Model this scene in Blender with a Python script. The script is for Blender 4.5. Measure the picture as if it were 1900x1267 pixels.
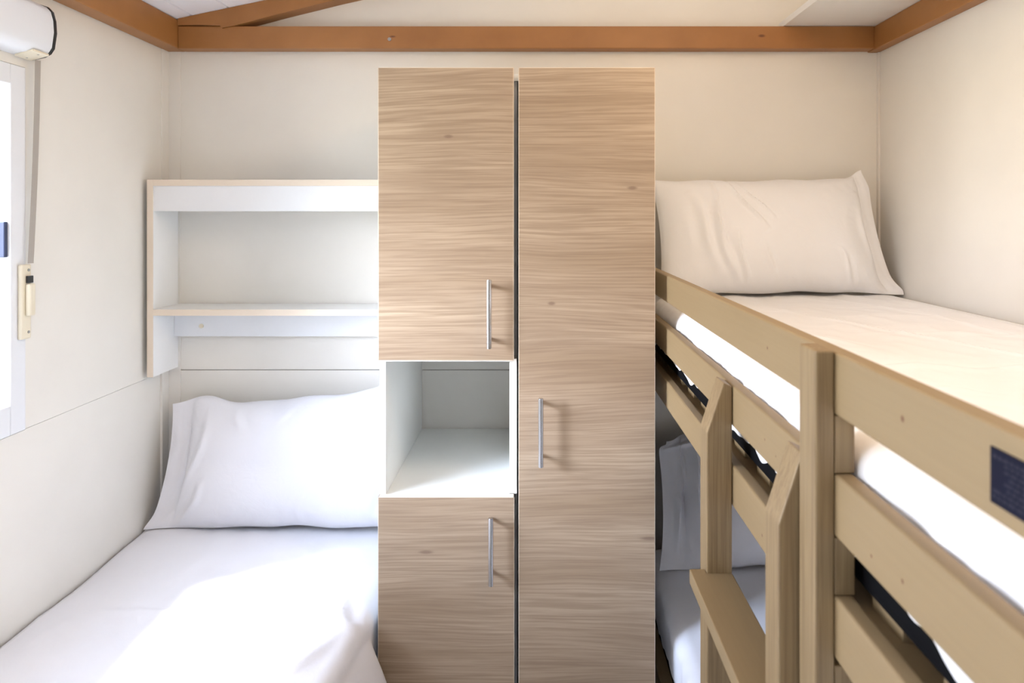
import bpy, bmesh, math, random
from mathutils import Vector, Matrix, noise
random.seed(4)
for o in list(bpy.data.objects): bpy.data.objects.remove(o)
S = bpy.context.scene
COL = S.collection
# ------------------------------------------------------------------ camera
F = 1270.0; VX, VY = 998.0, 402.0; H = 1.45      # focal length (px of a 1900 px frame), vanishing point, eye height
cd = bpy.data.cameras.new('camera'); cam = bpy.data.objects.new('camera', cd); COL.objects.link(cam)
cam.location = (0, 0, H); cam.rotation_euler = (math.pi/2, 0, 0)
cd.sensor_width = 36; cd.lens = F/1900*36
cd.shift_x = -(VX-950)/1900; cd.shift_y = -(633.5-VY)/1900
cd.clip_start = 0.02
cd.dof.use_dof = True; cd.dof.focus_distance = 1.5; cd.dof.aperture_fstop = 6.3
S.camera = cam
# ------------------------------------------------------------------ view, sky, sun, lamp
S.view_settings.view_transform = 'Standard'; S.view_settings.look = 'None'
S.view_settings.gamma = 1; S.view_settings.use_curve_mapping = False
S.view_settings.exposure = -0.24
w = bpy.data.worlds.new('world'); S.world = w; w.use_nodes = True
nt = w.node_tree; nt.nodes.clear()
out = nt.nodes.new('ShaderNodeOutputWorld'); bg = nt.nodes.new('ShaderNodeBackground')
tc = nt.nodes.new('ShaderNodeTexCoord'); sep = nt.nodes.new('ShaderNodeSeparateXYZ'); rp = nt.nodes.new('ShaderNodeValToRGB')
nt.links.new(tc.outputs['Generated'], sep.inputs[0])
mr = nt.nodes.new('ShaderNodeMapRange'); mr.inputs[1].default_value = -1; mr.inputs[2].default_value = 1
nt.links.new(sep.outputs['Z'], mr.inputs[0]); nt.links.new(mr.outputs[0], rp.inputs[0])
el = rp.color_ramp.elements
el[0].position = 0.0; el[0].color = (0.30, 0.31, 0.33, 1)
el[1].position = 1.0; el[1].color = (0.30, 0.36, 0.48, 1)
for p_, c_ in ((.42, (.40, .42, .40)), (.475, (.62, .68, .62)), (.50, (.96, 1.0, 1.10)), (.62, (.92, 1.0, 1.20)), (.70, (.42, .50, .66))):
    e = el.new(p_); e.color = (*c_, 1)
mr2 = nt.nodes.new('ShaderNodeMapRange'); mr2.inputs[1].default_value = -.90; mr2.inputs[2].default_value = -.70
mr2.inputs[3].default_value = .015; mr2.inputs[4].default_value = 1.0
nt.links.new(sep.outputs['Y'], mr2.inputs[0])
mu = nt.nodes.new('ShaderNodeMath'); mu.operation = 'MULTIPLY'; mu.inputs[1].default_value = 25.0
nt.links.new(mr2.outputs[0], mu.inputs[0])
# glow of the low sky under the sun
nv_ = nt.nodes.new('ShaderNodeVectorMath'); nv_.operation = 'NORMALIZE'; nt.links.new(tc.outputs['Generated'], nv_.inputs[0])
dv = nt.nodes.new('ShaderNodeVectorMath'); dv.operation = 'DOT_PRODUCT'; dv.inputs[1].default_value = Vector((-.82, -.52, .38)).normalized()
nt.links.new(nv_.outputs[0], dv.inputs[0])
def wm(op, a, b):
    x = nt.nodes.new('ShaderNodeMath'); x.operation = op
    for i, v in enumerate((a, b)):
        if hasattr(v, 'links'): nt.links.new(v, x.inputs[i])
        else: x.inputs[i].default_value = v
    return x.outputs[0]
glow = wm('MULTIPLY', wm('POWER', wm('MAXIMUM', dv.outputs['Value'], 0.0), 45.0), 5.0)
nt.links.new(wm('MULTIPLY', mu.outputs[0], wm('ADD', glow, 1.0)), bg.inputs[1])
nt.links.new(rp.outputs[0], bg.inputs[0])
nt.links.new(bg.outputs[0], out.inputs[0])
sd = bpy.data.lights.new('sun', 'SUN'); sd.energy = 5; sd.angle = math.radians(3.5); sd.color = (1, .97, .93)
so = bpy.data.objects.new('sun', sd); COL.objects.link(so); so.location = (-3, -1, 5)
so.rotation_euler = Vector((.53, .33, -.88)).to_track_quat('-Z', 'Y').to_euler()
ld = bpy.data.lights.new('ceiling_light', 'POINT'); ld.energy = 12; ld.color = (1.0, .71, .40); ld.shadow_soft_size = .12
lo = bpy.data.objects.new('ceiling_light', ld); COL.objects.link(lo); lo.location = (.42, .80, 2.10)
pd = bpy.data.lights.new('window_portal', 'AREA'); pd.shape = 'RECTANGLE'; pd.size = .90; pd.size_y = .72
pd.cycles.is_portal = True
po = bpy.data.objects.new('window_portal', pd); COL.objects.link(po); po.location = (-1.16, .98, 1.39)
po.rotation_euler = (math.pi/2, 0, -math.pi/2)
pd2 = bpy.data.lights.new('doorway_portal', 'AREA'); pd2.shape = 'RECTANGLE'; pd2.size = .62; pd2.size_y = 1.95; pd2.cycles.is_portal = True
po2 = bpy.data.objects.new('doorway_portal', pd2); COL.objects.link(po2); po2.location = (-.03, -.56, .975)
po2.rotation_euler = (math.pi/2, 0, math.pi)

# ------------------------------------------------------------------ materials
class NT:
    def __init__(s, name):
        s.m = bpy.data.materials.new(name); s.m.use_nodes = True; s.t = s.m.node_tree
        s.b = s.t.nodes['Principled BSDF']; s.tc = s.n('ShaderNodeTexCoord')
    def n(s, k, **kw):
        x = s.t.nodes.new(k)
        for a, v in kw.items(): setattr(x, a, v)
        return x
    def l(s, a, b): s.t.links.new(a, b)
    def mapping(s, scale, src='Object', loc=(0, 0, 0), rot=(0, 0, 0)):
        m = s.n('ShaderNodeMapping'); m.inputs['Scale'].default_value = scale; m.inputs['Location'].default_value = loc
        m.inputs['Rotation'].default_value = rot
        s.l(s.tc.outputs[src], m.inputs[0]); return m.outputs[0]
    def noise(s, vec, scale, detail=3, rough=.5, dist=0):
        x = s.n('ShaderNodeTexNoise'); x.inputs['Scale'].default_value = scale; x.inputs['Detail'].default_value = detail
        x.inputs['Roughness'].default_value = rough; x.inputs['Distortion'].default_value = dist
        s.l(vec, x.inputs['Vector']); return x.outputs[0]
    def ramp(s, fac, stops):
        r = s.n('ShaderNodeValToRGB'); e = r.color_ramp.elements
        e[0].position, e[0].color = stops[0][0], (*stops[0][1], 1); e[1].position, e[1].color = stops[-1][0], (*stops[-1][1], 1)
        for p, c in stops[1:-1]:
            q = e.new(p); q.color = (*c, 1)
        s.l(fac, r.inputs[0]); return r.outputs[0]
    def mix(s, fac, a, b, mode='MIX'):
        x = s.n('ShaderNodeMix', data_type='RGBA', blend_type=mode)
        for i, v in ((0, fac), (6, a), (7, b)):
            if hasattr(v, 'links'): s.l(v, x.inputs[i])
            else: x.inputs[i].default_value = v if i == 0 else (*v, 1)
        return x.outputs[2]
    def math(s, op, a, b=0.0, c=0.0):
        x = s.n('ShaderNodeMath', operation=op)
        for i, v in enumerate((a, b, c)):
            if hasattr(v, 'links'): s.l(v, x.inputs[i])
            else: x.inputs[i].default_value = v
        return x.outputs[0]
    def bump(s, h, strength=.2, dist=.002):
        b = s.n('ShaderNodeBump'); b.inputs['Strength'].default_value = strength; b.inputs['Distance'].default_value = dist
        s.l(h, b.inputs['Height']); s.l(b.outputs[0], s.b.inputs['Normal'])
    def spots(s, pts, org=(0, 0, 0)):
        """mask that is 1 at little knots (x, y, z, radius_along, radius_up), object coordinates"""
        acc = None
        for (p, r) in pts:
            m = s.n('ShaderNodeMapping', vector_type='TEXTURE'); m.inputs['Location'].default_value = Vector(p)-Vector(org)
            m.inputs['Scale'].default_value = r; s.l(s.tc.outputs['Object'], m.inputs[0])
            v = s.n('ShaderNodeVectorMath', operation='LENGTH'); s.l(m.outputs[0], v.inputs[0])
            k = s.n('ShaderNodeMapRange', interpolation_type='SMOOTHSTEP'); k.inputs[1].default_value = 1.0; k.inputs[2].default_value = .25
            k.inputs[3].default_value = 0; k.inputs[4].default_value = 1
            s.l(v.outputs['Value'], k.inputs[0])
            acc = k.outputs[0] if acc is None else s.math('MAXIMUM', acc, k.outputs[0])
        return acc
def plain(name, col, rough=.5, metal=0, nscale=0, amp=.04, bump=0, spec=.5):
    N = NT(name); N.b.inputs['Roughness'].default_value = rough; N.b.inputs['Metallic'].default_value = metal
    N.b.inputs['Specular IOR Level'].default_value = spec
    f = N.noise(N.mapping((1, 1, 1)), nscale or 6, 4)
    c2 = tuple(max(0, c*(1-amp)) for c in col)
    N.l(N.ramp(f, [(.3, c2), (.7, col)]), N.b.inputs['Base Color'])
    if bump: N.bump(N.noise(N.mapping((1, 1, 1)), 260, 2), bump, .001)
    return N.m
M = {}
M['wall'] = plain('cream_wall_panel', (.825, .785, .72), .42, bump=.06, spec=.4)
M['wall_dim'] = plain('beige_partition_panel', (.50, .46, .40), .5)
M['ceiling'] = plain('white_ceiling_panel', (.93, .92, .96), .5)
M['trimcream'] = plain('cream_corner_strip', (.82,.78,.72), .4)
M['floor'] = plain('grey_vinyl_floor', (.36, .32, .27), .4, nscale=3, amp=.3)
M['shelf'] = plain('white_laminate', (.88, .87, .85), .35, bump=.04)
M['shelf_edge'] = plain('beige_edge_band', (.80, .68, .55), .4)
M['fascia'] = plain('bright_white_strip', (.85, .85, .86), .35)
M['niche'] = plain('white_carcass_laminate', (.95, .95, .91), .35, bump=.05)
M['white_pvc'] = plain('white_window_plastic', (.82, .83, .86), .3)
M['black'] = plain('black_plastic', (.012, .013, .014), .35)
M['cream_plastic'] = plain('cream_plastic', (.80, .72, .56), .4)
M['strap'] = plain('grey_woven_strap', (.36, .32, .28), .8, bump=.2)
M['navy'] = plain('dark_blue_label', (.007, .007, .020), .6, spec=.1)
M['navy_print'] = plain('pale_print_on_label', (.028, .028, .045), .6, spec=.1)
M['latch'] = plain('dark_blue_latch', (.02, .03, .08), .4)
M['chrome'] = plain('brushed_steel', (.62, .62, .64), .22, 1.0)
M['screw'] = plain('dull_screw', (.35, .34, .32), .35, .8)
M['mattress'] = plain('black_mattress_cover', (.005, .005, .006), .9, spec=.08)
M['gap'] = plain('dark_slot', (.05, .04, .02), .8)
def glass():
    m = bpy.data.materials.new('window_glass'); m.use_nodes = True; t = m.node_tree; t.nodes.clear()
    o = t.nodes.new('ShaderNodeOutputMaterial'); mx = t.nodes.new('ShaderNodeMixShader'); a = t.nodes.new('ShaderNodeBsdfTransparent')
    g = t.nodes.new('ShaderNodeBsdfGlossy'); g.inputs['Roughness'].default_value = .02; mx.inputs[0].default_value = .05
    a.inputs[0].default_value = (.97, .98, .98, 1)
    t.links.new(a.outputs[0], mx.inputs[1]); t.links.new(g.outputs[0], mx.inputs[2]); t.links.new(mx.outputs[0], o.inputs[0]); return m
M['glass'] = glass()
def beam_mat():
    N = NT('brown_stained_beam'); N.b.inputs['Roughness'].default_value = .45
    v = N.mapping((1, 1, 1)); f = N.noise(v, 9, 4)
    c = N.ramp(f, [(.3, (.30, .125, .034)), (.7, (.36, .155, .045))])
    k = N.spots([((-.415, 1.955, .515+H), (.012, .05, .004)), ((.64, 1.955, .517+H), (.014, .05, .006))])
    N.l(N.mix(k, c, (.14, .05, .015)), N.b.inputs['Base Color']); N.bump(N.noise(N.mapping((3, 3, 60)), 5, 3), .12, .002)
    return N.m
M['beam'] = beam_mat()
def bunk_mat(name, axis, knots=(), grain=.5, light=1.0, org=(.64, 1.0, 0)):
    """beige stained pine with the grain along one axis"""
    N = NT(name); N.b.inputs['Roughness'].default_value = .5
    sc = [55, 55, 55]; sc[axis] = 1.3
    f1 = N.noise(N.mapping(tuple(sc)), 4.2, 3, .6, .6)
    sc2 = [9, 9, 9]; sc2[axis] = .8
    f2 = N.noise(N.mapping(tuple(sc2)), 2, 3, .5, .3)
    a = tuple(c*light for c in (.262, .178, .085)); b = tuple(c*light for c in (.315, .222, .115)); d = tuple(c*light for c in (.19, .12, .056))
    c = N.mix(f2, a, b); k = N.ramp(f1, [(.38, (1, 1, 1)), (.62, (0, 0, 0))])
    g = N.math('MULTIPLY', k, grain)
    c = N.mix(g, c, d)
    if knots: c = N.mix(N.spots(knots, org), c, (.13, .05, .015))
    N.l(c, N.b.inputs['Base Color']); N.bump(f1, .12, .001)
    return N.m
M['stile'] = bunk_mat('beige_pine_upright', 2, [((.285, .70, .85), (.01, .02, .012))], .75)
M['step'] = bunk_mat('beige_pine_step', 1, (), .12, .92)
RK = [((.285, .85, H-.163), (.01, .004, .003)), ((.285, .535, H-.158), (.01, .004, .004)), ((.285, .535, H-.285), (.01, .003, .003)),
      ((.285, .585, H-.29), (.01, .0025, .0025)), ((.285, .86, H-.28), (.01, .0025, .0025)), ((.285, .82, H-.287), (.01, .002, .002)),
      ((.285, .87, H-.405), (.01, .003, .003))]
M['rail'] = bunk_mat('beige_pine_rail', 1, RK, .10)
M['raw'] = bunk_mat('worn_pine_edge', 2, (), .7, 1.1)

def laminate():
    N = NT('grey_oak_laminate'); N.b.inputs['Roughness'].default_value = .38
    oi = N.n('ShaderNodeObjectInfo')
    def mp(scale, off):
        m = N.n('ShaderNodeMapping'); m.inputs['Scale'].default_value = scale; N.l(N.tc.outputs['Object'], m.inputs[0])
        cx = N.n('ShaderNodeCombineXYZ'); N.l(N.math('MULTIPLY', oi.outputs['Random'], off), cx.inputs[0]); N.l(N.math('MULTIPLY', oi.outputs['Random'], 7.3), cx.inputs[2])
        N.l(cx.outputs[0], m.inputs['Location']); return m.outputs[0]
    warp = N.noise(mp((.9, 1, 3.2), 9), 1.5, 1.5)                       # slow waviness of the growth rings
    sp = N.n('ShaderNodeSeparateXYZ'); N.l(N.tc.outputs['Object'], sp.inputs[0])
    z = N.math('ADD', sp.outputs['Z'], N.math('MULTIPLY', warp, .075))
    z = N.math('ADD', z, N.math('MULTIPLY', oi.outputs['Random'], 3.1))
    def zvec(sx, sz):
        c = N.n('ShaderNodeCombineXYZ'); N.l(N.math('MULTIPLY', sp.outputs['X'], sx), c.inputs[0]); N.l(N.math('MULTIPLY', z, sz), c.inputs[2]); return c.outputs[0]
    fine = N.noise(zvec(4.5, 210), 1.0, 3, .6)
    mid = N.noise(zvec(1.2, 48), 1.0, 4, .65)
    broad = N.noise(zvec(1.0, 9), 1.0, 2, .5)
    c = N.ramp(broad, [(.33, (.345, .245, .158)), (.5, (.42, .31, .212)), (.68, (.49, .372, .258))])
    c = N.mix(N.math('MULTIPLY', N.ramp(mid, [(.42, (1, 1, 1)), (.56, (0, 0, 0))]), .24), c, (.25, .165, .105))
    c = N.mix(N.math('MULTIPLY', N.ramp(fine, [(.40, (1, 1, 1)), (.58, (0, 0, 0))]), .60), c, (.25, .168, .108))
    k = N.spots([((-.196, 1.50, H+.176), (.014, .2, .006)), ((.207, 1.5, H+.063), (.016, .2, .006)), ((.030, 1.5, H-.19), (.012, .2, .006)),
                 ((-.245, 1.5, H-.735), (.022, .2, .006)), ((.245, 1.5, H-.705), (.03, .2, .006))], (-.05, 1.76, 0))
    c = N.mix(N.math('MULTIPLY', k, .8), c, (.20, .13, .09))
    N.l(c, N.b.inputs['Base Color']); N.bump(fine, .10, .0006)
    return N.m
M['oak'] = laminate()
def cloth(name, col):
    N = NT(name); N.b.inputs['Roughness'].default_value = .85; N.b.inputs['Specular IOR Level'].default_value = .2
    N.b.inputs['Sheen Weight'].default_value = .15
    f = N.noise(N.mapping((1, 1, 1)), 5, 4, .6)
    N.l(N.ramp(f, [(.3, tuple(c*.97 for c in col)), (.7, col)]), N.b.inputs['Base Color'])
    h = N.math('ADD', N.noise(N.mapping((1, 1, 1)), 18, 5, .55, .8), N.math('MULTIPLY', N.noise(N.mapping((1, 1, 1)), 900, 1), .04))
    N.bump(h, .22, .006); return N.m
M['cloth'] = cloth('white_cotton', (.86, .855, .90))
M['cloth_cream'] = cloth('off_white_cotton', (.92, .915, .93))

# ------------------------------------------------------------------ mesh helpers
def link_mesh(name, bm, mat, parent=None, smooth=False, sharp=None):
    me = bpy.data.meshes.new(name)
    bmesh.ops.recalc_face_normals(bm, faces=bm.faces)
    if parent is not None: bmesh.ops.translate(bm, verts=bm.verts, vec=-Vector(parent.matrix_basis.translation if not parent.parent else parent['wp']))
    bm.to_mesh(me); bm.free()
    o = bpy.data.objects.new(name, me); COL.objects.link(o)
    if mat: me.materials.append(M[mat])
    if smooth:
        for p in me.polygons: p.use_smooth = True
        me.set_sharp_from_angle(angle=math.radians(50))
    if parent is not None: o.parent = parent
    return o
def box(bm, x0, x1, y0, y1, z0, z1, bev=0.0, seg=2):
    r = bmesh.ops.create_cube(bm, size=1.0)
    vs = r['verts']
    for v in vs:
        v.co = Vector((x0 if v.co.x < 0 else x1, y0 if v.co.y < 0 else y1, z0 if v.co.z < 0 else z1))
    if bev > 0:
        es = {e for v in vs for e in v.link_edges}
        bmesh.ops.bevel(bm, geom=list(es), offset=bev, segments=seg, affect='EDGES', profile=.6)
def prism(bm, pts, a0, a1, axis):
    """closed outline pts (two coordinates) swept along axis from a0 to a1; axis 0: (y,z), 1: (x,z), 2: (x,y)"""
    def mk(p, a):
        c = [0, 0, 0]; c[axis] = a; o = [i for i in range(3) if i != axis]; c[o[0]], c[o[1]] = p; return bm.verts.new(c)
    A = [mk(p, a0) for p in pts]; B = [mk(p, a1) for p in pts]; n = len(pts)
    bm.faces.new(A); bm.faces.new(B[::-1])
    for i in range(n): bm.faces.new((A[i], A[(i+1) % n], B[(i+1) % n], B[i]))
def bevel_all(bm, off, seg=2):
    bmesh.ops.recalc_face_normals(bm, faces=bm.faces)
    es = [e for e in bm.edges if len(e.link_faces) == 2 and e.calc_face_angle(0) > .3]
    bmesh.ops.bevel(bm, geom=es, offset=off, segments=seg, affect='EDGES', profile=.6)
def cyl(bm, p0, p1, r, n=20, caps=True):
    p0, p1 = Vector(p0), Vector(p1); d = (p1-p0); q = d.to_track_quat('Z', 'Y').to_matrix().to_4x4()
    bmesh.ops.create_cone(bm, cap_ends=caps, segments=n, radius1=r, radius2=r, depth=d.length, matrix=Matrix.Translation((p0+p1)/2) @ q)
def thing(name, label, cat, loc, group=None):
    o = bpy.data.objects.new(name, None); COL.objects.link(o); o.location = loc; o.empty_display_size = .05
    o['label'] = label; o['category'] = cat
    if group: o['group'] = group
    return o
def tag(o, label, cat, group=None):
    o['label'] = label; o['category'] = cat
    if group: o['group'] = group
    return o
def struct(name, bm, mat, parent=None):
    o = link_mesh(name, bm, mat, parent)
    if parent is None: o['kind'] = 'structure'
    return o
def setwp(o, parent):          # world position of a part that parents sub-parts (its own origin is its thing's)
    o['wp'] = tuple(parent.location); return o
def boxobj(name, dims, mat, parent=None, bev=0.0, seg=2):
    bm = bmesh.new(); box(bm, *dims, bev, seg); return link_mesh(name, bm, mat, parent)

XL, XR, YB, YF = -1.08, .995, 2.0, -.45        # room shell
ZS = H-.4475                                     # height of the panel seam
# ------------------------------------------------------------------ room shell
bm = bmesh.new(); box(bm, XL-.15, XR+.1, YF-.1, YB+.1, -.05, 0); struct('floor', bm, 'floor')
# left wall with the window hole: upper panel stands 3 mm proud of the lower one
WY0, WY1, WZ0, WZ1 = .56, 1.400, 1.063, 1.722
bm = bmesh.new()
box(bm, XL-.10, XL-.003, YF, YB+.05, 0, ZS-.001)
box(bm, XL-.10, XL, 1.442, YB+.05, ZS+.001, 2.12)
box(bm, XL-.10, XL, YF, WY0-.042, ZS+.001, 2.12)
box(bm, XL-.10, XL, WY0-.042, 1.442, WZ1+.042, 2.12)
box(bm, XL-.10, XL, WY0-.042, 1.442, ZS-.001, WZ0-.0615)
struct('wall_left', bm, 'wall')
bm = bmesh.new()
box(bm, XL-.1, XR+.1, YB+.0005, YB+.1, 0, ZS-.0012)
box(bm, XL-.1, XR+.1, YB, YB+.1, ZS+.0012, 2.75)
struct('wall_back', bm, 'wall')
bm = bmesh.new(); box(bm, XR, XR+.1, YF, YB, 0, 2.6); struct('wall_right', bm, 'wall')
bm = bmesh.new(); DX0, DX1, DZ = -.34, .28, 1.95
box(bm, XL-.1, DX0, YF-.1, YF, 0, 2.7); box(bm, DX1, XR+.1, YF-.1, YF, 0, 2.7); box(bm, DX0, DX1, YF-.1, YF, DZ, 2.7)
struct('wall_front', bm, 'wall_dim')
bm = bmesh.new(); box(bm, DX0, DX0+.02, YF-.1, YF+.005, 0, DZ, .002); box(bm, DX1-.02, DX1, YF-.1, YF+.005, 0, DZ, .002); box(bm, DX0+.02, DX1-.02, YF-.1, YF+.005, DZ-.02, DZ, .002)
struct('door_1', bm, 'white_pvc')
# sloping ceiling with shallow grooves, rises to the right
zc = lambda x: H+.565+.21*(x+1.03)
bm = bmesh.new(); pts = []
x = -1.30
while x < 1.09:
    pts += [(x, zc(x)), (x+.098, zc(x+.098)), (x+.100, zc(x+.1)+.004), (x+.103, zc(x+.103)+.004)]; x += .105
pts += [(1.12, zc(1.12)), (1.12, zc(1.12)+.06), (-1.30, zc(-1.30)+.06)]
prism(bm, pts, YF-.1, YB+.1, 1); struct('ceiling', bm, 'ceiling')
# corner strips, left rear corner
bm = bmesh.new(); box(bm, XL-.003, XL+.0035, 1.962, 2.0, 0, 1.96, .0008); box(bm, XL, XL+.037, 1.9965, 2.0, 0, 1.96, .0008)
struct('trim_1', bm, 'trimcream')
bm = bmesh.new(); box(bm, XR-.006, XR, 1.988, 2.0, 0, 1.96, .001); struct('trim_2', bm, 'trimcream')
# ------------------------------------------------------------------ brown beams
ZB0, ZB1 = H+.481, H+.545
bm = bmesh.new(); box(bm, -1.03, .963, 1.957, 2.0, ZB0, ZB1, .003); struct('trim_3', bm, 'beam')
o = bpy.data.objects['trim_3']
bm = bmesh.new(); box(bm, XL, -1.0295, YF, 2.0, ZB0, H+.563, .003); struct('trim_4', bm, 'beam')
bm = bmesh.new(); box(bm, .9625, XR, YF, 2.0, ZB0-.003, ZB1, .003); struct('trim_5', bm, 'beam')
def P(px, py, Y): return ((px-VX)*Y/F, H-(py-VY)*Y/F)
yr = 1.955
raf = [P(331, 38.5, yr), P(331, 47, yr), P(370, 46.3, yr), P(409, 48, yr), P(413, 52.5, yr), P(452, 44, yr), P(520, 26, yr), P(625, 0, yr)]
x1, z1 = raf[-1]; raf += [(x1+1.25, z1+1.25*.225)]
x2 = x1+1.25; raf += [(x2, zc(x2)-.001), (raf[0][0], zc(raf[0][0])-.001)]
raf = [(a, min(b, zc(a)-.0005)) for a, b in raf]
bm = bmesh.new(); prism(bm, raf, yr-.004, 2.0, 1); struct('trim_6', bm, 'beam')
bm = bmesh.new(); cyl(bm, (-.424, 1.9575, H+.507), (-.424, 1.954, H+.507), .005, 16)
sc = link_mesh('screw_cap', bm, 'screw', o)
# board over the bunk, lying on the beams
ob = boxobj('overhead_board', (.703, XR, YF+.02, 2.0, ZB1+.0005, ZB1+.018), 'shelf', None, .001)
tag(ob, 'pale board lying flat on the brown beams above the top bunk', 'board')

# ------------------------------------------------------------------ window and roller shutter
bm = bmesh.new()
def ring(bm, x0, x1, ya, yb, za, zb, wy, wz0, wz1, bev=.002):
    box(bm, x0, x1, ya, ya+wy, za, zb, bev); box(bm, x0, x1, yb-wy, yb, za, zb, bev)
    box(bm, x0, x1, ya+wy, yb-wy, za, za+wz0, bev); box(bm, x0, x1, ya+wy, yb-wy, zb-wz1, zb, bev)
ring(bm, XL-.05, XL+.0015, WY0-.0415, 1.4415, WZ0-.061, WZ1+.0415, .0415, .061, .0415)
wf = struct('window_1', bm, 'white_pvc'); wf.data.update()
wf['wp'] = (0, 0, 0)
bm = bmesh.new(); ring(bm, XL-.085, XL-.052, WY0-.02, WY1+.02, WZ0-.02, WZ1+.02, .04, .045, .04, .003)
link_mesh('window_frame', bm, 'white_pvc', wf)
bm = bmesh.new(); box(bm, XL-.075, XL-.053, .99, 1.03, WZ0+.03, WZ1-.02, .003); link_mesh('window_mullion', bm, 'white_pvc', wf)
boxobj('pane', (XL-.070, XL-.066, WY0+.02, .99, WZ0+.025, WZ1-.02), 'glass', wf)
boxobj('pane', (XL-.070, XL-.066, 1.03, WY1-.02, WZ0+.025, WZ1-.02), 'glass', wf)
boxobj('latch', (XL-.028, XL-.004, WY1-.009, WY1-.0002, H-.083, H-.010), 'latch', wf, .002)
# shutter box: swept profile along Y
prof = [(XL+.0015, H+.334), (XL+.030, H+.340), (XL+.042, H+.347), (XL+.049, H+.358), (XL+.0535, H+.39), (XL+.052, H+.415), (XL+.047, H+.434), (XL+.038, H+.444), (XL+.02, H+.450), (XL+.0015, H+.452)]
sb = thing('roller_shutter_box', 'white rounded roller shutter box mounted above the window', 'shutter box', (XL, .8, H+.33))
bm = bmesh.new(); prism(bm, prof, .50, 1.452, 1); o = link_mesh('housing', bm, 'white_pvc', sb, True)
cx, cz = XL+.025, H+.393
big = [(XL+.0015 if a < XL+.002 else cx+(a-cx)*1.06, cz+(b-cz)*1.03) for a, b in prof]
bm = bmesh.new(); prism(bm, big, 1.452, 1.460, 1); bevel_all(bm, .0015); o = link_mesh('end_cap', bm, 'black', sb); o['label'] = 'black end cap'
bm = bmesh.new(); prism(bm, [(XL+.006, H+.330), (XL+.044, H+.3405), (XL+.044, H+.3445), (XL+.006, H+.334)], 1.405, 1.450, 1)
cg = link_mesh('strap_guide', bm, 'cream_plastic', sb); setwp(cg, sb)
for dx, dy in ((.012, 1.43), (.036, 1.43)):
    bm = bmesh.new(); zz = H+.330+dx*.27
    cyl(bm, (XL+dx, dy, zz-.002), (XL+dx, dy, zz+.002), .0022, 12); link_mesh('screw', bm, 'screw', cg)
bm = bmesh.new()                                                    # strap, a flat band with slight slack
n = 24; A = []
for i in range(n+1):
    t = i/n; z = H+.331+(H-.098-(H+.331))*t; y = 1.449-.010*t+.003*math.sin(t*math.pi); xx = XL+.019-.008*t
    A.append([bm.verts.new(c) for c in ((xx-.0008, y-.004, z), (xx-.0008+.006, y+.004, z), (xx+.0062, y+.0036, z), (xx, y-.0048, z))])
for i in range(n):
    for j in range(4): bm.faces.new((A[i][j], A[i][(j+1) % 4], A[i+1][(j+1) % 4], A[i+1][j]))
bm.faces.new(A[0]); bm.faces.new(A[-1][::-1])
tag(link_mesh('shutter_strap', bm, 'strap'), 'grey woven pull strap hanging from the shutter box beside the window', 'strap')
ws = thing('strap_winder', 'cream plastic strap winder screwed beside the window', 'strap winder', (XL, 1.432, H-.255))
boxobj('back_plate', (XL+.0015, XL+.010, 1.418, 1.446, H-.256, H-.100), 'cream_plastic', ws, .003)
boxobj('cover', (XL+.010, XL+.020, 1.428, 1.446, H-.208, H-.140), 'cream_plastic', ws, .004)
o = boxobj('slot', (XL+.0099, XL+.0155, 1.430, 1.445, H-.139, H-.124), 'black', ws, .001); o['label'] = 'black strap slot'
for z in (H-.112, H-.242):
    bm = bmesh.new(); cyl(bm, (XL+.009, 1.438, z), (XL+.0112, 1.438, z), .003, 14); link_mesh('screw', bm, 'screw', ws)

# ------------------------------------------------------------------ wall shelf over the left bed
ws = thing('wall_shelf', 'white two-tier wall shelf above the pillow on the left bed', 'shelf', (-.7, 1.93, H-.4376))
Y0 = 1.865; SX0, SX1, SXE = -1.0655, -1.049, -.3535
sp_ = boxobj('side_panel', (SX0, SX1, Y0+.002, 1.996, H-.4376, H+.101), 'shelf', ws, .0006); setwp(sp_, ws)
boxobj('edge_band', (SX0, SX1, Y0, Y0+.002, H-.4376, H+.101), 'shelf_edge', sp_, .0004)
def shelf(za, zb):
    s = boxobj('shelf_board', (SX1, SXE, Y0+.002, 1.9955, za, zb), 'shelf', ws, .0005); setwp(s, ws)
    boxobj('edge_band', (SX1, SXE, Y0+.0005, Y0+.002, za, zb), 'shelf_edge', s, .0003)
shelf(H+.084, H+.101); shelf(H-.270, H-.253)
o = boxobj('fascia', (SX1, SXE, Y0+.004, Y0+.016, H+.015, H+.084), 'fascia', ws, .0008); o['label'] = 'bright white strip under the top shelf'
o = boxobj('back_rail', (SX1, SXE, 1.974, 1.990, H-.345, H-.270), 'fascia', ws, .0008); o['label'] = 'bright white rail against the wall'; setwp(o, ws)
bm = bmesh.new(); cyl(bm, (-.970, 1.9745, H-.315), (-.970, 1.971, H-.315), .0065, 20); c = link_mesh('screw_cap', bm, 'cream_plastic', o)

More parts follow.
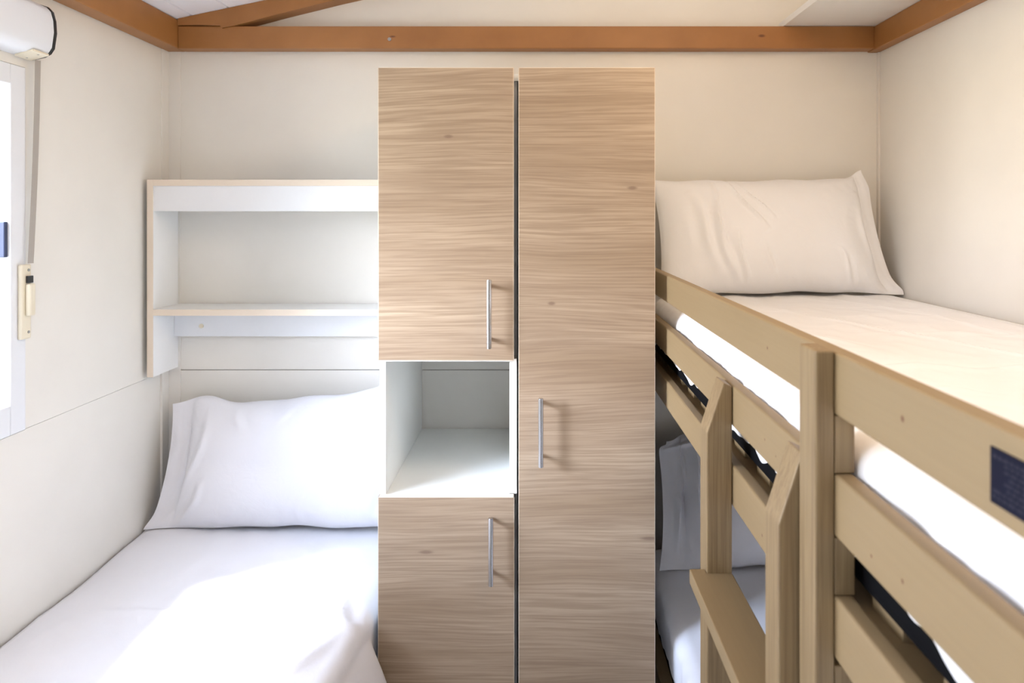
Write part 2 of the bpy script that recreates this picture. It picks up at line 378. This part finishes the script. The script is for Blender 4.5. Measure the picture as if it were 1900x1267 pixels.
# ------------------------------------------------------------------ wardrobe
WX0, WX1, WT = -.352, .257, .0165
wd = thing('wardrobe', 'tall grey oak wardrobe with three doors and an open niche, between the beds', 'wardrobe', (-.05, 1.76, 0))
wd['wp'] = (-.05, 1.76, 0)
TOP = H+.327; YD = 1.5; YC = 1.520
NX0, NX1 = -.3375, -.063                       # niche opening
boxobj('side_panel', (WX0+.0005, NX0, YC, 1.995, .0, TOP-.001), 'niche', wd, .0005)
boxobj('side_panel', (WX1-WT, WX1-.0005, YC, 1.995, .0, TOP-.001), 'niche', wd, .0005)
boxobj('divider', (NX1, -.0470, YC+.04, 1.995, .0, TOP-.003), 'niche', wd, .0005)
boxobj('divider_front', (NX1, -.0470, YC, YC+.04, H-.6145, H-.3155), 'niche', wd, .0005)
boxobj('top_panel', (NX0, WX1-WT, YC+.03, 1.995, TOP-.020, TOP-.004), 'niche', wd)
boxobj('plinth', (NX0, WX1-WT, YC+.03, YC+.05, .0, .08), 'niche', wd)
boxobj('base_panel', (NX0, NX1, YC, 1.995, .08, .097), 'niche', wd)
boxobj('niche_shelf', (NX0, NX1, YC-.002, 1.995, H-.634, H-.6175), 'niche', wd, .0006)
boxobj('niche_ceiling', (NX0, NX1, YC, 1.995, H-.322, H-.3055), 'niche', wd, .0006)
def door(x0, x1, z0, z1, hx, hz0, hz1, name='door', yaw=0):
    bm = bmesh.new(); box(bm, x0+.0010, x1-.0010, YD, YD+.0175, z0+.001, z1-.001, .0008)
    if yaw:
        bmesh.ops.rotate(bm, verts=bm.verts, cent=(x0, YD+.0175, 0), matrix=Matrix.Rotation(yaw, 3, 'Z'))
    d = link_mesh(name, bm, 'oak', wd); setwp(d, wd)
    bm = bmesh.new()                                # pale edge banding all round
    box(bm, x0, x0+.0014, YD+.0004, YD+.0175, z0, z1); box(bm, x1-.0014, x1, YD+.0004, YD+.0175, z0, z1)
    box(bm, x0, x1, YD+.0004, YD+.0175, z0, z0+.0014); box(bm, x0, x1, YD+.0004, YD+.0175, z1-.0014, z1)
    if yaw:
        bmesh.ops.rotate(bm, verts=bm.verts, cent=(x0, YD+.0175, 0), matrix=Matrix.Rotation(yaw, 3, 'Z'))
    e = link_mesh('edge_band', bm, 'shelf_edge', d); e['label'] = 'pale edge band'
    bm = bmesh.new(); yh = YD-.032
    cyl(bm, (hx, yh, hz0), (hx, yh, hz1), .0056, 28)
    es = [e for e in bm.edges if len(e.link_faces) == 2 and e.calc_face_angle(0) > 1.2]
    bmesh.ops.bevel(bm, geom=es, offset=.0010, segments=2, affect='EDGES')
    for z in (hz0+.0155, hz1-.0155): cyl(bm, (hx, yh, z), (hx, YD+.0005, z), .0042, 18)
    hd = link_mesh('handle', bm, 'chrome', d, True); hd['label'] = 'steel bar handle'
    return d
kx = 1.468/F
def hz(py): return H-(py-VY)*kx
door(-.3505, -.0530, H-.3155, TOP, (907.5-VX)*kx, hz(647), hz(519))
door(-.0425, WX1, .085, TOP, (1003.5-VX)*kx, hz(867), hz(739))
door(-.3505, -.0520, .085, H-.6145, (910.5-VX)*kx, hz(1087), hz(961))

# ------------------------------------------------------------------ soft things
def fold(u, v, L):
    """sum of ridge-shaped folds: (u0,v0,u1,v1,width,amp)"""
    s = 0
    for (a, b, c, d, wd_, am) in L:
        dx, dy = c-a, d-b; l2 = dx*dx+dy*dy; t = max(0, min(1, ((u-a)*dx+(v-b)*dy)/l2))
        bend = .03*math.sin(t*5+a*9)
        nx, ny = -dy/math.sqrt(l2), dx/math.sqrt(l2)
        q = (u-(a+t*dx))*nx+(v-(b+t*dy))*ny
        e = math.hypot(u-(a+t*dx), v-(b+t*dy)); sg = (q if abs(q) > 1e-9 else 0)
        q = math.copysign(e, sg if sg else 1)-bend*math.hypot(dx, dy)
        env = math.sin(math.pi*min(1, max(0, .08+.84*t)))
        s += am*env*(math.exp(-(q/wd_)**2)-.55*math.exp(-((q-wd_*1.5)/wd_)**2))
    return s
def pillow(name, cor, tf, tb, mat, label, folds, seed, ears, flap=0, nu=150, nv=100, limits=None):
    """cor = BL, BR, TL, TR as (x,y,z); tf/tb = front/back half thickness; flap = empty strip of pillowcase at one side"""
    BL, BR, TL, TR = map(Vector, cor)
    nrm = (BR-BL).cross(TL-BL).normalized()
    if nrm.y > 0: nrm = -nrm
    bm = bmesh.new(); G = {}
    for side in (1, -1):
        for i in range(nu+1):
            for j in range(nv+1):
                u, v = i/nu, j/nv
                rim = i in (0, nu) or j in (0, nv)
                if side == -1 and rim: G[side, i, j] = G[1, i, j]; continue
                a, b = 2*u-1, 2*v-1
                # edges pulled in between the ears
                pu = .026*(1-abs(b)**2.2); pv = (.040 if b > 0 else .014)*(1-abs(a)**2.5)
                wob = .006*noise.noise(Vector((a*2.3, b*2.3, seed)))
                uu = u+(-a)*pu+wob*(1-abs(a)); vv = v+(-b)*pv+.020*noise.noise(Vector((a*3, seed, 0)))*(abs(b))
                p = BL.lerp(BR, uu).lerp(TL.lerp(TR, uu), vv)
                ea = 0
                if flap > 0 and u > 1-flap: ea = (u-(1-flap))/flap
                if flap < 0 and u < -flap: ea = (-flap-u)/(-flap)
                if flap > 0: a2 = min(1, (u/(1-flap))*2-1)
                elif flap < 0: a2 = max(-1, ((u+flap)/(1+flap))*2-1)
                else: a2 = a
                body = (max(0, 1-abs(a2)**3.0)**.60)*(max(0, 1-abs(b)**2.6)**.62)
                body *= 1+.10*noise.noise(Vector((a*1.6, b*1.6, seed+3)))
                th = (tf if side == 1 else tb)*body + .0035*(1-abs(a)**8)*(1-abs(b)**8)
                edge = (1-abs(a)**10)*(1-abs(b)**10)
                wr = 0
                if side == 1:
                    wr = 1.8*fold(u, v, folds)
                    e1 = noise.noise(Vector((a*5+seed, b*1.6, seed*2)))
                    wr += .006*(1-abs(e1)*2)*max(0, abs(a)-.45)*1.6
                    e2 = noise.noise(Vector((a*7, b*3+seed, 4.0)))
                    wr += .006*(1-abs(e2)*2.2)*max(0, abs(b)-.60)*2.0
                    if ea > 0: wr += .010*math.sin(ea*9+b*2)*ea*(1-ea)
                p = p+nrm*side*(th)+nrm*(wr*edge)
                for (eu, ev, dx, dy, dz, rad) in ears:
                    d = math.hypot(u-eu, v-ev)
                    k = math.exp(-(d/rad)**2); p = p+Vector((dx, dy, dz))*k
                if limits:
                    p.x = max(limits[0], min(limits[1], p.x)); p.y = min(limits[3], p.y); p.z = max(limits[2], p.z)
                G[side, i, j] = bm.verts.new(p)
    for side in (1, -1):
        for i in range(nu):
            for j in range(nv):
                q = [G[side, i, j], G[side, i+1, j], G[side, i+1, j+1], G[side, i, j+1]]
                if side == -1: q = q[::-1]
                if len(set(q)) == 4:
                    try: bm.faces.new(q)
                    except ValueError: pass
    o = link_mesh(name, bm, mat, None, True); tag(o, label, 'pillow'); return o

def sheet_z(x, y, seed, folds, amp=1.0):
    z = .004*noise.noise(Vector((x*3, y*3, seed)))+.0018*(1-2.4*abs(noise.noise(Vector((x*6+seed, y*3.5, seed)))))
    z += .0012*(1-2.4*abs(noise.noise(Vector((x*13, y*9+seed, seed+2)))))
    return amp*(1.6*z+2.0*fold(x, y, folds))
# left bed: base, mattress and the sheet draped over it
ZL = .592
bd = thing('single_bed', 'low single bed under white bedding beneath the window', 'bed', (-.72, 1.0, 0))
boxobj('bed_base', (-1.06, -.40, .10, 1.96, .12, .34), 'rail', bd, .004)
for sx in (-1.03, -.43):
    for sy in (.14, 1.88): boxobj('leg', (sx-.025, sx+.025, sy-.025, sy+.025, 0, .12), 'rail', bd, .003)
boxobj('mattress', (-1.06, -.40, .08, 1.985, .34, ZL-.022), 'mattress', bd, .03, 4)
LF = [(-.62, 1.60, -.55, 1.38, .010, .004), (-.58, 1.55, -.50, 1.33, .008, .003), (-.50, 1.62, -.52, 1.38, .008, .004), (-.72, 1.42, -.52, 1.36, .010, .003),
      (-.46, 1.30, -.40, 1.46, .012, .004), (-.50, 1.24, -.43, 1.40, .010, .004), (-.44, 1.55, -.39, 1.40, .012, .005), (-.60, 1.28, -.50, 1.22, .01, .003),
      (-.95, 1.50, -.70, 1.46, .012, .002), (-.55, 1.72, -.52, 1.55, .01, .002), (-.66, 1.22, -.60, 1.10, .01, .003)]
bm = bmesh.new(); nx, ny = 150, 260; G = []
prof_len = .70+.46
for j in range(ny+1):
    y = .04+(1.985-.04)*j/ny; row = []
    for i in range(nx+1):
        s = i/nx*prof_len
        xe = -.390+.028*min(1, max(0, (y-1.25)/.22))+.004*noise.noise(Vector((y*4, 1.3, 0)))           # where the top rolls over the edge
        r = .038
        flare = min(1, max(0, (1.492-y)/.03))
        L1 = xe-r-(-1.075)
        if s < L1:
            x = -1.075+s; z = ZL+sheet_z(x, y, 2.0, LF)
            z -= .006*math.exp(-((x+1.075)/.02)**2)
            z -= .010*max(0, 1-(xe-r-x)/.10)**2
        elif s < L1+r*math.pi/2:
            a = (s-L1)/r; x = xe-r+math.sin(a)*r; z = ZL-.010-r+math.cos(a)*r+sheet_z(xe-r, y, 2.0, LF)*(1-a/1.571)
        else:
            d = s-L1-r*math.pi/2; z = ZL-.010-r-d
            k = min(1, d/.35)
            x = xe+flare*(.036*min(1, d/.09)**.75+.022*k)+flare*k*.010*math.sin(y*31+2*noise.noise(Vector((y*5, d*2, 0)))*3)
            x = min(x, -.3555) if y > 1.492 else x
        if y > 1.492: x = min(x, -.3555)
        row.append(bm.verts.new((x, y, z)))
    G.append(row)
for j in range(ny):
    for i in range(nx): bm.faces.new((G[j][i], G[j][i+1], G[j+1][i+1], G[j+1][i]))
o = link_mesh('bed_sheet', bm, 'cloth', None, True); tag(o, 'white sheet draped over the single bed beneath the window', 'sheet')
so_ = o.modifiers.new('thickness', 'SOLIDIFY'); so_.thickness = .002; so_.offset = -1

pillow('pillow', [(-1.062, 1.868, ZL+.006), (-.372, 1.862, ZL+.010), (-1.043, 1.955, ZL+.322), (-.365, 1.950, ZL+.385)], .080, .040, 'cloth',
       'plump white pillow on the bed beneath the window, under the wall shelf',
       [(.10, .05, .17, .9, .020, .006), (.14, .02, .20, .35, .018, .006), (.60, .02, .66, .30, .02, .003), (.93, .05, .98, .35, .02, .005), (.30, .98, .34, .75, .02, .003), (.55, 1.0, .50, .8, .02, .003)],
       1.0, [(0, 0, -.012, -.005, .0, .08), (.15, 1, 0, 0, .024, .09), (1, 1, 0, 0, .010, .15)], -.09, limits=(-1.074, -.357, ZL-.004, 1.990))

# ------------------------------------------------------------------ bunk bed
XF = .285; RT = .018
bb = thing('bunk_bed', 'beige pine bunk bed along the right wall with slatted side rails', 'bunk bed', (.64, 1.0, 0))
rails = [(H-.190, H-.130), (H-.307, H-.247), (H-.424, H-.364)]
for z0, z1 in rails:
    bm = bmesh.new(); box(bm, XF, XF+RT, .06, 1.985, z0, z1, .0035, 3); r = link_mesh('side_rail', bm, 'rail', bb); setwp(r, bb)
    if z1 == H-.130: top_rail = r
def post(y0, y1, z1, x0=.266):
    bm = bmesh.new()
    box(bm, x0, XF-.0002, y0, y1, 0, z1, .003, 3)
    box(bm, XF, XF+.019, y0, y1, 0, H-.431, .001)
    for a, b in ((H-.363, H-.308), (H-.246, H-.191)): box(bm, XF, XF+.019, y0, y1, a, b, .001)
    return link_mesh('post', bm, 'stile', bb)
post(.6565, .6975, H-.1285)
post(.10, .141, H-.1285)
def corner(x0, x1, y0, y1, z): return boxobj('post', (x0, x1, y0, y1, 0, z), 'stile', bb, .002)
corner(.304, .334, 1.95, 1.99, .99); corner(.955, .99, 1.95, 1.99, .99); corner(.955, .99, .06, .10, .99); corner(.306, .334, .06, .10, .99)
boxobj('slat_bearer', (XF+RT, XF+RT+.034, .142, 1.95, H-.400, H-.374), 'rail', bb, .001)
boxobj('slat_bearer', (.955, .99, .10, 1.95, H-.400, H-.374), 'rail', bb, .001)
y = .14
while y < 1.93:
    boxobj('slat', (XF+RT+.017, .985, y, y+.055, H-.374, H-.362), 'rail', bb, .001); y += .115
boxobj('lower_rail', (XF, XF+RT, .06, 1.985, .255, .344), 'rail', bb, .0035)
boxobj('lower_rail', (.97, .99, .10, 1.95, .255, .344), 'rail', bb, .0035)
boxobj('lower_base', (.286, .988, .145, 1.945, .345, .362), 'step', bb)
# label on the top rail, near the camera
lp = boxobj('warning_label', (XF-.0012, XF+.0005, .352, .4295, H-.1785, H-.1435), 'navy', top_rail, .0002)
lp['label'] = 'dark blue printed label'
tl = []
bm = bmesh.new()
rows = [(.422, .405, .1475), (.422, .38, .1475)]
zz = H-.1475
for k, (ya, yb, h_) in enumerate([(.358, .4265, .0022), (.358, .416, .0016), (.358, .416, .0016), (.358, .412, .0016), (.358, .416, .0016), (.358, .414, .0016), (.358, .4265, .0016), (.358, .4265, .0016)]):
    z = H-.1475-k*.0036
    yy = yb
    while yy > ya+.004:
        wl = random.uniform(.0025, .0075); box(bm, XF-.0016, XF-.0010, yy-wl, yy, z-h_, z); yy -= wl+.0014
link_mesh('printed_text', bm, 'navy_print', top_rail)

# mattresses: black core and a white fitted sheet stretched over it
def mattress(x0, x1, y0, y1, z0, z1, label, mat, folds, seed):
    root = thing('mattress', label, 'mattress', ((x0+x1)/2, (y0+y1)/2, z0))
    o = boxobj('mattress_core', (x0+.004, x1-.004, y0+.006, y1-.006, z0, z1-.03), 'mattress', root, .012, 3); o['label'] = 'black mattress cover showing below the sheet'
    bm = bmesh.new(); nx, ny = 190, 240; r = .034; G = []
    W = x1-x0; side = z1-z0-r
    def prof2(s, y):
        e = noise.noise(Vector((y*9, seed, s > .5))); sd = side*(.74+.16*e+.10*noise.noise(Vector((y*27, seed, 5.0))))
        segs = [sd, r*math.pi/2, W-2*r, r*math.pi/2, sd]; T = sum(segs); t = s*T
        bul = .006*noise.noise(Vector((y*7, seed+t*3, 1.5)))+.004*(1-2.2*abs(noise.noise(Vector((y*20, t*7, seed)))))
        if t < segs[0]: return x0-bul*min(1, t/.02), z1-r-(sd-t)
        t -= segs[0]
        if t < segs[1]: a = t/r; return x0+r-math.cos(a)*r-bul*math.cos(a), z1-r+math.sin(a)*r
        t -= segs[1]
        if t < segs[2]:
            x = x0+r+t; return x, z1+sheet_z(x, y, seed, folds)*min(1, min(t, segs[2]-t)/.03)
        t -= segs[2]
        if t < segs[3]: a = t/r; return x1-r+math.sin(a)*r, z1-r+math.cos(a)*r
        t -= segs[3]; return x1, z1-r-t
    for j in range(ny+1):
        y = y0+(y1-y0)*j/ny
        k = min(1, min(y-y0, y1-y)/.035); dz = -.034*(1-math.sqrt(max(0, 1-(1-k)**2)))
        G.append([bm.verts.new((a, y, b+(dz if b > z1-.06 else 0))) for a, b in (prof2(i/nx, y) for i in range(nx+1))])
    for j in range(ny):
        for i in range(nx): bm.faces.new((G[j][i], G[j][i+1], G[j+1][i+1], G[j+1][i]))
    for row in (G[0], G[-1]):
        bm.faces.new(row)
    link_mesh('fitted_sheet', bm, mat, root, True)
    return root
ZU = H-.213
UF = [(.52, 1.72, .80, .62, .006, .0022), (.74, 1.80, .93, .9, .007, .0016), (.40, .95, .62, .93, .012, .0028), (.33, .80, .50, .74, .012, .0028), (.60, 1.25, .9, 1.2, .012, .002), (.45, 1.3, .52, 1.1, .01, .002), (.60, .95, .80, .93, .008, .0025), (.42, .85, .55, .80, .008, .0022),
      (.55, 1.62, .88, 1.60, .006, .0012), (.60, 1.45, .90, 1.42, .006, .0012), (.40, 1.55, .60, 1.50, .008, .0015)]
mattress(.3085, .986, .11, 1.94, H-.361, ZU, 'white-sheeted mattress on the top bunk behind the wooden rails', 'cloth_cream', UF, 3.0)
ZW = .520
mattress(.3085, .966, .11, 1.94, .363, ZW, 'white-sheeted mattress on the lower bunk, seen behind the ladder', 'cloth', [(.40, 1.5, .5, 1.2, .01, .004), (.36, 1.4, .42, 1.1, .01, .004)], 6.0)
pillow('pillow', [(.318, 1.800, ZU+.004), (.978, 1.862, ZU+.006), (.318, 1.942, ZU+.318), (.945, 1.955, ZU+.330)], .078, .038, 'cloth_cream',
       'white pillow propped against the back wall on the top bunk',
       [(.22, .98, .30, .05, .012, .005), (.30, 1.0, .42, .45, .010, .005), (.34, .98, .46, .55, .008, .004), (.20, .60, .30, .05, .016, .006), (.12, .8, .24, .1, .02, .005),
        (.30, .45, .34, .03, .012, .005), (.42, .35, .45, .02, .012, .003), (.9, .8, .93, .2, .02, .005), (.75, .3, .8, .02, .01, .003)],
       5.0, [(1, 1, -.022, 0, .016, .07), (1, 0, .02, -.01, -.004, .08)], .06, limits=(.307, .990, ZU-.002, 1.990))
pillow('pillow', [(.318, 1.790, ZW+.004), (.955, 1.810, ZW+.006), (.330, 1.940, ZW+.330), (.935, 1.950, ZW+.330)], .080, .040, 'cloth',
       'white pillow on the lower bunk, shaded behind the ladder',
       [(.06, 1.0, .10, .05, .014, .010), (.12, 1.0, .20, .1, .014, .008), (.02, .6, .12, .15, .02, .008), (.2, .9, .25, .1, .02, .006), (.02, .85, .22, .95, .02, .008)],
       8.0, [(0, 1, .03, -.02, -.03, .10)], -.10, limits=(.307, .966, ZW-.003, 1.990))

# ------------------------------------------------------------------ ladder hooked on the bunk
ld_ = thing('bunk_ladder', 'beige pine ladder with flat steps leaning on the bunk bed', 'ladder', (.255, .87, 0))
XS = .247; XB = XF-.001
for y0, y1 in ((1.000, 1.042), (.7025, .7445)):
    bm = bmesh.new()
    prism(bm, [(XS, 0), (XB, 0), (XB, H-.248), (XB-.013, H-.2425), (XS, H-.317)], y0, y1, 1); bevel_all(bm, .002)
    link_mesh('stile', bm, 'stile', ld_)
for zt in (H-.5205, H-.795, H-1.07):
    bm = bmesh.new()
    prism(bm, [(.224, 1.012), (.224, .722), (XS-.0003, .722), (XS-.0003, .7447), (XB, .7447), (XB, .9998), (XS-.0003, .9998), (XS-.0003, 1.012)], zt-.021, zt, 2)
    bevel_all(bm, .0015)
    link_mesh('step', bm, 'step', ld_)
